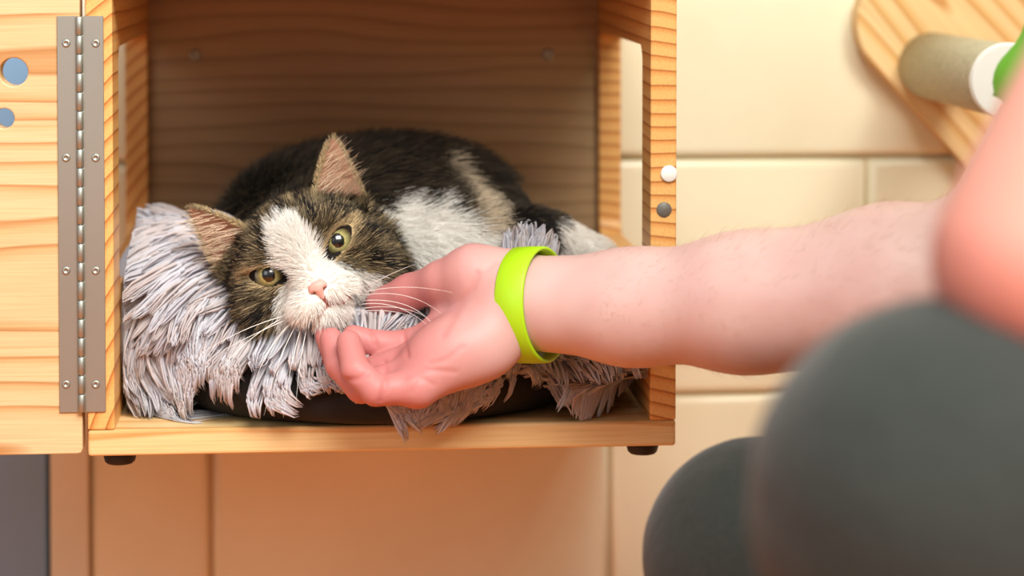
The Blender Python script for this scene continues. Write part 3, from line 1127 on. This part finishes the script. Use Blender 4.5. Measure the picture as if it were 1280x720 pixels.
# short fur over the whole coat
hairm = attr_mat('cat_hair', 'hcol', 0.55, 0.25)
wv = np.where((q[:, 1] > -5.0) & (np.abs(q[:, 0]) < 6.5) & (q[:, 2] > -6), 2.6, 1.0)
wv = np.where(CN @ np.array((0, -1, 0.35)) < -0.35, 0.25 * wv, wv)
NH = 120000
hr, hn = scatter(CV, CF, CN, NH, wv)
hq = w2h(hr)
hea, hei, heh, hee = ear_masks(hq)
keep = np.ones(NH, bool)
for s, e in zip((-1, 1), EYE):
    a = math.radians(s * EYT)
    dx, dz = hq[:, 0] - e[0], hq[:, 2] - e[2]
    m = dx * math.cos(a) + dz * math.sin(a); o = -dx * math.sin(a) + dz * math.cos(a)
    keep &= ~((np.sqrt((m / 1.28) ** 2 + (o / 0.55) ** 2) < 1.24) & (hq[:, 1] > -0.5))
    a2 = math.radians(s * 40)
    dx, dz = hq[:, 0] - s * 1.50, hq[:, 2] + 0.62
    m2 = dx * math.cos(a2) + dz * math.sin(a2); o2 = -dx * math.sin(a2) + dz * math.cos(a2)
    keep &= ~((np.sqrt((m2 / 0.45) ** 2 + (o2 / 0.24) ** 2) < 1.15) & (hq[:, 1] > 0))
keep &= ~((np.abs(hq[:, 0]) < 0.72) & (hq[:, 2] < -1.95) & (hq[:, 2] > -2.95) & (hq[:, 1] > 3.2) & (np.abs(hq[:, 0]) < 0.75 - 0.55 * np.clip(-2.3 - hq[:, 2], 0, 1)))
keep &= mouth_dist(hq) > 0.13
keep &= ~hei | (rng.random(NH) < 0.10 * (1.25 - heh))
hr, hn, hq, hea, hei, heh, hee = [a[keep] for a in (hr, hn, hq, hea, hei, heh, hee)]
n = len(hr)
onhead = (hq[:, 1] > -4.5) & (np.abs(hq[:, 0]) < 6.5) & (hq[:, 2] > -6.2)
fl_h = (hq - np.array((0, 4.6, -1.9))) * np.array((1, 0.8, 1))
fl_h = unit(fl_h) @ HM
for fr in EARS:
    uu, ww, hh, H = ear_local(hq, fr)
    selm = hea & (np.sign(fr[0][0]) == np.sign(hq[:, 0]))
    fl_h = np.where(selm[:, None], (fr[1] * 0.8 + fr[2] * 0.35) @ HM, fl_h)
    inn = selm & hei
    fl_h = np.where(inn[:, None], (fr[1] * 0.7 + fr[2] * 0.5 + fr[3] * 0.25) @ HM, fl_h)
fl_b = np.array((0.75, 0.10, -0.45)) + wobble(hr, 30, 5.0) * 0.25
fl = np.where(onhead[:, None], fl_h, fl_b) + rng.normal(size=(n, 3)) * 0.16
fl -= hn * (fl * hn).sum(1, keepdims=True)
lift = np.where(onhead, 0.42, 0.40) + rng.random(n) * 0.15
dr_ = unit(unit(fl) * (1 - lift)[:, None] + hn * lift[:, None])
muz = np.exp(-((hq[:, 0] / 2.2) ** 2 + ((hq[:, 2] + 2.3) / 1.8) ** 2)) * (hq[:, 1] > 1)
ln = np.where(onhead, 0.0074 - 0.0056 * muz, 0.0135) * (0.6 + 0.8 * rng.random(n))
ln = np.where(hea & ~hei, 0.0035, ln)
ln = np.where(~onhead & (hr[:, 0] > P(640, 300, 0.1).x), 0.006, ln)
cheek = onhead & (np.abs(hq[:, 0]) > 3.6) & (hq[:, 2] < 0)
ln = np.where(cheek, ln * 1.45, ln)
ln = np.where(hei, 0.012 + 0.008 * rng.random(n), ln)
hc = cat_colour(hr, 0.10, True)
hc = np.where((hea & ~hei)[:, None], np.where((rng.random(n) < 0.5)[:, None], BROWN, BEIGE * 0.8) * np.where(hee > 0.85, 1.2, 0.7)[:, None], hc)
hc = np.where(hei[:, None], np.array(S(222, 200, 172)), hc)
vr = np.where(hc.mean(1, keepdims=True) > 0.6, 0.12, 0.36)
hc = np.clip(hc * (1 - vr / 2 + vr * rng.random((n, 1))), 0, 0.92)
fur = hair_object('fur', hr, dr_, ln, 0.00017, 0.00004, hc, hairm.m, cat, bend=np.tile(np.array((0, 0, -0.12)), (n, 1)))
fur['kind'] = 'stuff'

# whiskers
whm = plain('whisker', S(250, 246, 238), 0.4, 0, 300, 0.02)
def whisker(a, mids, b):
    pts = [Vector(a)] + [Vector(m) for m in mids] + [Vector(b)]
    # quadratic bezier through one control point
    c = pts[1]
    cur = [pts[0] * (1 - t) ** 2 + c * 2 * t * (1 - t) + pts[2] * t * t for t in np.linspace(0, 1, 14)]
    mobj('whisker', tube_mesh('whisker', cur, [0.00030 * (1 - 0.85 * i / 13) for i in range(14)], 5), whm, cat, smooth=True)


def hp(x, y, z): return Vector(h2w(x, y, z))


for (px, py), (cx_, cy_), (ex, ey), y1 in (
        ((452, 366), (505, 352), (566, 366), -0.055), ((450, 370), (510, 358), (552, 392), -0.05), ((452, 376), (515, 370), (543, 408), -0.05),
        ((448, 381), (500, 372), (540, 412), -0.045), ((450, 386), (500, 378), (532, 396), -0.04), ((446, 390), (490, 384), (520, 398), -0.035),
        ((455, 360), (490, 340), (520, 330), -0.03),
        ((368, 400), (330, 430), (312, 500), -0.05), ((362, 398), (310, 420), (272, 442), -0.045), ((372, 404), (348, 440), (330, 520), -0.055),
        ((378, 406), (362, 450), (354, 522), -0.055), ((360, 394), (300, 408), (236, 452), -0.04), ((384, 408), (374, 450), (370, 505), -0.05), ((366, 402), (330, 440), (322, 470), -0.04),
        ((356, 396), (300, 425), (262, 480), -0.04)):
    a = P(px, py, -0.008)
    whisker(a, [P(cx_, cy_, (y1 - 0.01) / 1.4)], P(ex, ey, y1))

# ------------------------------------------------------------------ person crouching at the right
def Pn(px, py, y): return np.array(P(px, py, y))


ELR = Pn(1235, 362, -0.165)                      # right elbow
SHR = np.array((0.50, -0.24, 0.76))
ELL = Pn(1300, 328, -0.67)                       # left elbow, near the lens
SHL = np.array((0.42, -0.60, 0.855))
KNL = Pn(1180, 622, -0.67); KNR = Pn(952, 697, -0.20)
HIPL = np.array((0.60, -0.50, 0.38)); HIPR = np.array((0.62, -0.33, 0.37))
ANKL = np.array((0.35, -0.62, 0.085)); ANKR = np.array((0.52, -0.26, 0.085))
NECK = np.array((0.50, -0.42, 0.90)); HEAD = np.array((0.43, -0.43, 1.06))
WR = Pn(676, 380, -0.040)

per = empty('person', (0.42, -0.42, 0.0), 'crouching person in dark grey trousers and green shirt, one arm reaching to the cat', 'person')

hx0, hx1 = Pn(385, 400, -0.03)[0], WR[0] + 0.02
ax_ = axis_steps([(hx0 - 0.01, hx1, 0.0013), (hx1, ELR[0] + 0.02, 0.004), (ELR[0] + 0.02, 0.80, 0.008)])
ay_ = axis_steps([(-0.80, -0.25, 0.008), (-0.25, -0.105, 0.004), (-0.105, 0.03, 0.0014), (0.03, 0.05, 0.004)])
zA, zB = Pn(500, 530, -0.05)[2], Pn(600, 296, -0.05)[2]
az_ = axis_steps([(0.30, zA, 0.006), (zA, zB, 0.0013), (zB, 0.60, 0.004), (0.60, 1.22, 0.008)])
f = Field(ax_, ay_, az_)
# right forearm and arm
f.cone(Pn(640, 378, -0.038), Pn(790, 384, -0.075), 0.0305, 0.0345, 0.0)
f.cone(Pn(790, 384, -0.075), Pn(930, 378, -0.11), 0.0345, 0.0415, 0.02)
f.cone(Pn(930, 378, -0.11), Pn(1120, 364, -0.15), 0.0415, 0.0515, 0.02)
f.cone(Pn(1120, 364, -0.15), ELR, 0.0515, 0.048, 0.02)
f.cone(ELR, SHR, 0.047, 0.056, 0.02)
# left arm
f.cone(ELL, ELL * 0.45 + SHL * 0.55, 0.0425, 0.050, 0.0)
f.cone(ELL * 0.45 + SHL * 0.55, SHL, 0.050, 0.058, 0.02)
WRL = np.array((0.47, -0.52, 0.53))
f.cone(ELL + (0.01, 0, -0.005), ELL * 0.6 + WRL * 0.4, 0.041, 0.042, 0.01)
f.cone(ELL * 0.6 + WRL * 0.4, WRL, 0.042, 0.029, 0.02)
f.cone(WRL, WRL + (0.07, 0.02, -0.015), 0.028, 0.034, 0.02)
for i in range(4):
    o = np.array((0.085, -0.02 + 0.022 * i, -0.02))
    f.chain([WRL + o * (0.9, 1, 1), WRL + o + (0.045, 0.0, -0.012), WRL + o + (0.075, 0.0, -0.035)], [0.011, 0.0095, 0.008], 0.008)
f.chain([WRL + (0.03, 0.03, 0.0), WRL + (0.06, 0.065, 0.0), WRL + (0.09, 0.075, -0.01)], [0.015, 0.012, 0.009], 0.01)
# trunk, neck, head
f.cone(SHL, SHR, 0.062, 0.062, 0.03)
f.cone((SHL + SHR) / 2 + (0.02, 0, -0.03), (HIPL + HIPR) / 2 + (0, 0, 0.04), 0.12, 0.125, 0.05)
f.cone((SHL + SHR) / 2, NECK + (0, 0, 0.04), 0.07, 0.056, 0.04)
f.cone(NECK, HEAD + (0.03, 0, -0.03), 0.056, 0.056, 0.02)
f.ell(HEAD + (0.015, 0, 0.02), (0.095, 0.076, 0.105), 0.03)
f.ell(HEAD + (-0.045, 0, -0.065), (0.050, 0.052, 0.055), 0.03)
f.cone(HEAD + (-0.085, 0, 0.005), HEAD + (-0.108, 0, -0.035), 0.010, 0.015, 0.012)
for s in (-1, 1):
    f.ell(HEAD + (0.02, s * 0.079, -0.01), (0.018, 0.010, 0.030), 0.008)
    f.ell(HEAD + (-0.088, s * 0.032, 0.008), (0.014, 0.018, 0.012), 0.006, 'sub')
# right hand, palm turned up under the chin
MC = {'i': Pn(538, 424, -0.022), 'm': Pn(522, 446, -0.040), 'r': Pn(516, 466, -0.057), 'p': Pn(522, 484, -0.072)}
CARP = {'i': Pn(640, 368, -0.030), 'm': Pn(640, 380, -0.038), 'r': Pn(634, 394, -0.044), 'p': Pn(626, 405, -0.050)}
rm = {'i': (0.018, 0.0120), 'm': (0.019, 0.0125), 'r': (0.019, 0.0130), 'p': (0.019, 0.0140)}
for kf in 'imrp':
    f.cone(CARP[kf], MC[kf], *rm[kf], 0.012)
f.ell(Pn(580, 440, -0.058), (0.034, 0.021, 0.0215), 0.014)               # heel of the hand
f.chain([Pn(640, 352, -0.030), Pn(592, 345, -0.030), Pn(553, 352, -0.020)], [0.0205, 0.0190, 0.0135], 0.012)   # ball of the thumb
f.chain([Pn(553, 352, -0.020), Pn(512, 366, 0.000), Pn(474, 378, 0.012)], [0.0135, 0.0120, 0.0098], 0.006)       # thumb
f.cone(Pn(585, 375, -0.020), Pn(552, 412, -0.020), 0.012, 0.009, 0.012)                                             # web
FG = {
    'i': ([MC['i'], Pn(492, 432, -0.018), Pn(462, 428, -0.018), Pn(441, 420, -0.018)], (0.0105, 0.0098, 0.0090, 0.0075)),
    'm': ([MC['m'], Pn(450, 470, -0.030), Pn(420, 446, -0.022), Pn(408, 420, -0.016)], (0.0110, 0.0104, 0.0092, 0.0078)),
    'r': ([MC['r'], Pn(452, 484, -0.054), Pn(424, 456, -0.046), Pn(414, 424, -0.034)], (0.0112, 0.0106, 0.0092, 0.0078)),
    'p': ([MC['p'], Pn(470, 488, -0.076), Pn(444, 462, -0.070), Pn(436, 428, -0.056)], (0.0112, 0.0102, 0.0092, 0.0082)),
}
for kf in 'imrp':
    pts, rs = FG[kf]
    # a finger is rooted in the palm and stays apart from its neighbours
    f.cone(pts[0], pts[1], rs[0], rs[1], 0.004)
    f.cone(pts[1], pts[2], rs[1], rs[2], 0.0015)
    f.cone(pts[2], pts[3], rs[2], rs[3], 0.0015)
for a, b in ((Pn(462, 466, -0.090), Pn(448, 474, -0.088)), (Pn(496, 466, -0.088), Pn(492, 482, -0.092))):
    f.cone(a, b, 0.0011, 0.0009, 0.002, 'sub')                              # creases of the little finger
BV, BF = f.mesh(2, 0.45)
BN = normals(BV, BF)
CREASE = [([(598, 343), (590, 362), (572, 385), (552, 412)], 1.0, 0.0016), ([(566, 455), (530, 452), (505, 462)], 0.6, 0.0012), ([(540, 470), (520, 460), (512, 478)], 0.5, 0.0011),
          ([(464, 412), (470, 440)], 1.0, 0.0011), ([(505, 410), (508, 440)], 1.0, 0.0011), ([(430, 468), (447, 464), (458, 458)], 1.0, 0.0012), ([(482, 458), (478, 476), (474, 490)], 0.9, 0.0013),
          ([(620, 330), (600, 344), (585, 368)], 0.5, 0.0012), ([(575, 425), (556, 440), (535, 446)], 0.5, 0.0012)]
crd = np.zeros(len(BV))
for pl_, am, wd in CREASE:
    pw = [(P(a, b, -0.055).x, P(a, b, -0.055).z) for a, b in pl_]
    d = np.full(len(BV), 9.0)
    for a, b in zip(pw, pw[1:]):
        d = np.minimum(d, seg_dist(BV[:, 0], BV[:, 2], a, b)[0])
    crd = np.maximum(crd, am * np.exp(-(d / (wd * 1.5)) ** 2))
crd *= np.clip(-BN[:, 1] + 0.45, 0, 1) * (BV[:, 0] < WR[0] - 0.01) * (BV[:, 1] < 0.0)
BV = BV - BN * (crd * 0.0010)[:, None]
hand_t = np.clip((WR[0] - BV[:, 0]) / 0.09, 0, 1)[:, None]
nzb = np.array([mnoise.noise(Vector(p * 55.0)) for p in BV])[:, None]
SK1, SK2, SK3 = np.array(S(210, 173, 166)), np.array(S(196, 124, 120)), np.array(S(216, 168, 150))
bcol = SK1 * (1 - hand_t) + SK2 * hand_t
bcol = bcol * (1 - crd[:, None] * np.array((0.05, 0.14, 0.13)))
bcol = bcol * (1 + 0.09 * nzb * np.array((0.4, 1.0, 1.0)))
near_l = (np.linalg.norm(BV - ELL, axis=1) < 0.14)[:, None]
elbow_r = np.exp(-(np.linalg.norm(BV - (ELL + (-0.01, 0, -0.03)), axis=1) / 0.06) ** 2)[:, None]
bcol = np.where(near_l, np.array(S(212, 150, 132)) * (1 - 0.6 * elbow_r) + np.array(S(204, 104, 98)) * 0.6 * elbow_r, bcol)
sm = attr_mat('skin', 'Col', 0.5, 0.35)
tcs = sm.n('ShaderNodeTexCoord').outputs['Object']
sm.set(Subsurface_Weight=0.12, Subsurface_Radius=(0.010, 0.004, 0.002), Subsurface_Scale=0.6,
       Normal=sm.bump(sm.noise(tcs, 900, 3.0), 0.15, 0.0006))
mobj('body', np_mesh('body', BV, BF, bcol), sm.m, per)

# fine hairs along the forearm
BN = normals(BV, BF)
wf = ((BV[:, 0] > WR[0] + 0.03) & (BV[:, 0] < ELR[0]) & (BV[:, 1] > -0.3) & (BV[:, 2] < 0.62) & (BV[:, 2] > 0.4)).astype(float)
hr, hn = scatter(BV, BF, BN, 1600, wf)
fl = np.array((0.75, -0.2, 0.25)) + rng.normal(size=(1600, 3)) * 0.35
fl -= hn * (fl * hn).sum(1, keepdims=True)
dd = unit(unit(fl) * 0.8 + hn * 0.4)
ah = hair_object('arm_hair', hr, dd, 0.004 + 0.005 * rng.random(1600), 0.00005, 0.00002, np.tile(np.array(S(176, 132, 96)), (1600, 1)), hairm.m, per)
ah['kind'] = 'stuff'
# eyes and hair of the head
ew = lathe_mesh('eye_ball', [(0.002, -0.0118), (0.0075, -0.0095), (0.0115, -0.003), (0.012, 0.0), (0.0115, 0.003), (0.0075, 0.0095), (0.002, 0.0118)], 'x', 20)
for s in (-1, 1):
    mobj('eye', ew, WHITE_P, per, tuple(HEAD + (-0.078, s * 0.032, 0.008)), True)
f = Field(axis_steps([(0.25, 0.62, 0.006)]), axis_steps([(-0.58, -0.28, 0.006)]), axis_steps([(0.88, 1.26, 0.006)]))
f.ell(HEAD + (0.028, 0, 0.034), (0.100, 0.086, 0.106), 0.0)
f.ell(HEAD + (-0.09, 0, -0.045), (0.085, 0.11, 0.085), 0.01, 'sub')
f.ell(HEAD + (0.04, 0, -0.13), (0.16, 0.12, 0.075), 0.01, 'sub')
V, F = f.mesh(2)
V += wobble(V, 140, 3.0) * 0.0015
mobj('hair', np_mesh('hair', V, F), plain('brown_hair', S(74, 52, 36), 0.6, 0, 300, 0.6), per)

# trousers
Mc = Mat('grey_trousers')
tcc = Mc.n('ShaderNodeTexCoord').outputs['Object']
fold = Mc.noise(tcc, 16.0, 3.0)
Mc.set(Base_Color=Mc.ramp(Mc.noise(tcc, 350.0, 2.0), [(0.3, S(29, 34, 30)), (0.7, S(39, 44, 39))]), Roughness=0.9, Sheen_Weight=0.15,
       Normal=Mc.bump(fold, 0.5, 0.012))
f = Field(axis_steps([(0.05, 0.85, 0.006)]), axis_steps([(-0.82, -0.08, 0.006)]), axis_steps([(0.04, 0.62, 0.006)]))
f.cone(KNL, HIPL, 0.0730, 0.100, 0.0)
f.ell(KNL + (0.004, 0, 0.0), (0.073, 0.070, 0.0735), 0.02)
f.cone(KNL + (0.006, 0, -0.01), KNL * 0.5 + ANKL * 0.5, 0.068, 0.066, 0.02)
f.cone(KNL * 0.5 + ANKL * 0.5, ANKL, 0.066, 0.052, 0.03)
f.cone(KNR, HIPR, 0.0680, 0.098, 0.02)
f.cone(KNR, KNR * 0.5 + ANKR * 0.5, 0.066, 0.064, 0.02)
f.cone(KNR * 0.5 + ANKR * 0.5, ANKR, 0.064, 0.052, 0.03)
f.cone(HIPL + (0.02, 0, 0.02), HIPR + (0.02, 0, 0.02), 0.125, 0.125, 0.05)
f.cone((HIPL + HIPR) / 2 + (0.01, 0, 0.04), (HIPL + HIPR) / 2 + (0.0, 0, 0.10), 0.140, 0.138, 0.05)
V, F = f.mesh(2)
N = normals(V, F)
fo = np.sin(wobble(V, 22, 4.0)[:, 0] * 3.0 + V @ np.array((30.0, 12.0, 55.0)))
far = np.clip((np.minimum(np.linalg.norm(V - KNL, axis=1), np.linalg.norm(V - KNR, axis=1)) - 0.07) / 0.08, 0, 1)
V += N * (fo * far * 0.004)[:, None]
mobj('trousers', np_mesh('trousers', V, F), Mc.m, per)
# green shirt with sleeves
f = Field(axis_steps([(0.22, 0.86, 0.007)]), axis_steps([(-0.80, -0.10, 0.007)]), axis_steps([(0.36, 1.0, 0.007)]))
f.cone(SHL, SHR, 0.074, 0.074, 0.0)
f.cone((SHL + SHR) / 2 + (0.02, 0, -0.03), (HIPL + HIPR) / 2 + (0.0, 0, 0.06), 0.135, 0.152, 0.05)
f.cone((SHL + SHR) / 2, NECK + (0, 0, -0.02), 0.078, 0.066, 0.03)


def sleeve(a, b, t0, ra, rb):
    ab = b - a; L = np.linalg.norm(ab); d = ab / L
    h = a + ab * t0

    def fn(p):
        q = p - a
        t = np.clip((q @ d) / L, 0, 1)
        dv = q - (t * L)[..., None] * d
        s_ = np.sqrt((dv * dv).sum(-1)) - (ra + (rb - ra) * t)
        return np.maximum(s_, (t0 * L - q @ d))
    f.apply(fn, np.minimum(a, b) - rb, np.maximum(a, b) + rb, 0.02)


sleeve(ELL, SHL, 0.325, 0.0445, 0.066)
sleeve(ELR, SHR, 0.35, 0.056, 0.070)
V, F = f.mesh(2)
N = normals(V, F)
V += N * (np.sin(V @ np.array((60.0, 25.0, 40.0)) + wobble(V, 18, 6.0)[:, 1] * 3) * 0.002)[:, None]
mobj('shirt', np_mesh('shirt', V, F), plain('green_jersey', S(112, 196, 44), 0.85, 0, 400, 0.3), per)
# shoes
for A, dr in ((ANKL, (-0.16, -0.01, 0)), (ANKR, (-0.15, 0.0, 0))):
    c = A + (-0.03, 0, -0.03)
    f = Field(axis_steps([(A[0] - 0.22, A[0] + 0.12, 0.006)]), axis_steps([(A[1] - 0.08, A[1] + 0.08, 0.006)]), axis_steps([(-0.01, 0.16, 0.005)]))
    f.cone(A + (0.02, 0, -0.03), A + np.array(dr) + (0, 0, -0.04), 0.042, 0.040, 0.0)
    f.cone(A + (0.01, 0, 0.03), A + (0.0, 0, -0.03), 0.044, 0.044, 0.02)
    f.v = np.maximum(f.v, (0.001 - np.meshgrid(*f.ax, indexing='ij')[2]).astype(np.float32))
    V, F = f.mesh(2)
    mobj('shoe', np_mesh('shoe', V, F), plain('dark_shoe', S(44, 42, 40), 0.6, 0, 120, 0.1), per)

# ------------------------------------------------------------------ wristband
a0, a1 = Pn(655, 382, -0.043), None
axw = unit(Pn(790, 384, -0.075) - WR)
cw = Pn(666, 381, -0.042)
e1 = unit(np.cross(axw, np.array((0, 1, 0.0)))); e1 = e1 if e1[2] > 0 else -e1
e2 = np.cross(axw, e1)
axw2 = unit(axw + e1 * 0.05)                     # it sits a little askew
e1 = unit(e1 - axw2 * (e1 @ axw2)); e2 = np.cross(axw2, e1)
NS = 64
prof = [(-0.0105, 0.0000), (-0.0105, 0.0016), (-0.0095, 0.0024), (0.0, 0.0026), (0.0095, 0.0024), (0.0105, 0.0016), (0.0105, 0.0000), (0.0, -0.0004)]
VW = []
for i in range(NS):
    a = 2 * PI * i / NS
    for (l, r) in prof:
        R_ = 1.0
        VW.append(cw + axw2 * l + (e1 * math.cos(a) * (0.0362 + r) + e2 * math.sin(a) * (0.0335 + r)))
FW = []
m = len(prof)
for i in range(NS):
    for j in range(m):
        FW.append((i * m + j, i * m + (j + 1) % m, ((i + 1) % NS) * m + (j + 1) % m, ((i + 1) % NS) * m + j))
wb = mobj('wristband', np_mesh('wristband', np.array(VW), np.array(FW)), plain('lime_silicone', S(168, 214, 22), 0.45, 0, 300, 0.04), None)
bmw = bmesh.new(); bmw.from_mesh(wb.data); bmesh.ops.recalc_face_normals(bmw, faces=bmw.faces[:]); bmw.to_mesh(wb.data); bmw.free()
tag(wb, 'bright lime green silicone wristband around the reaching wrist', 'wristband')
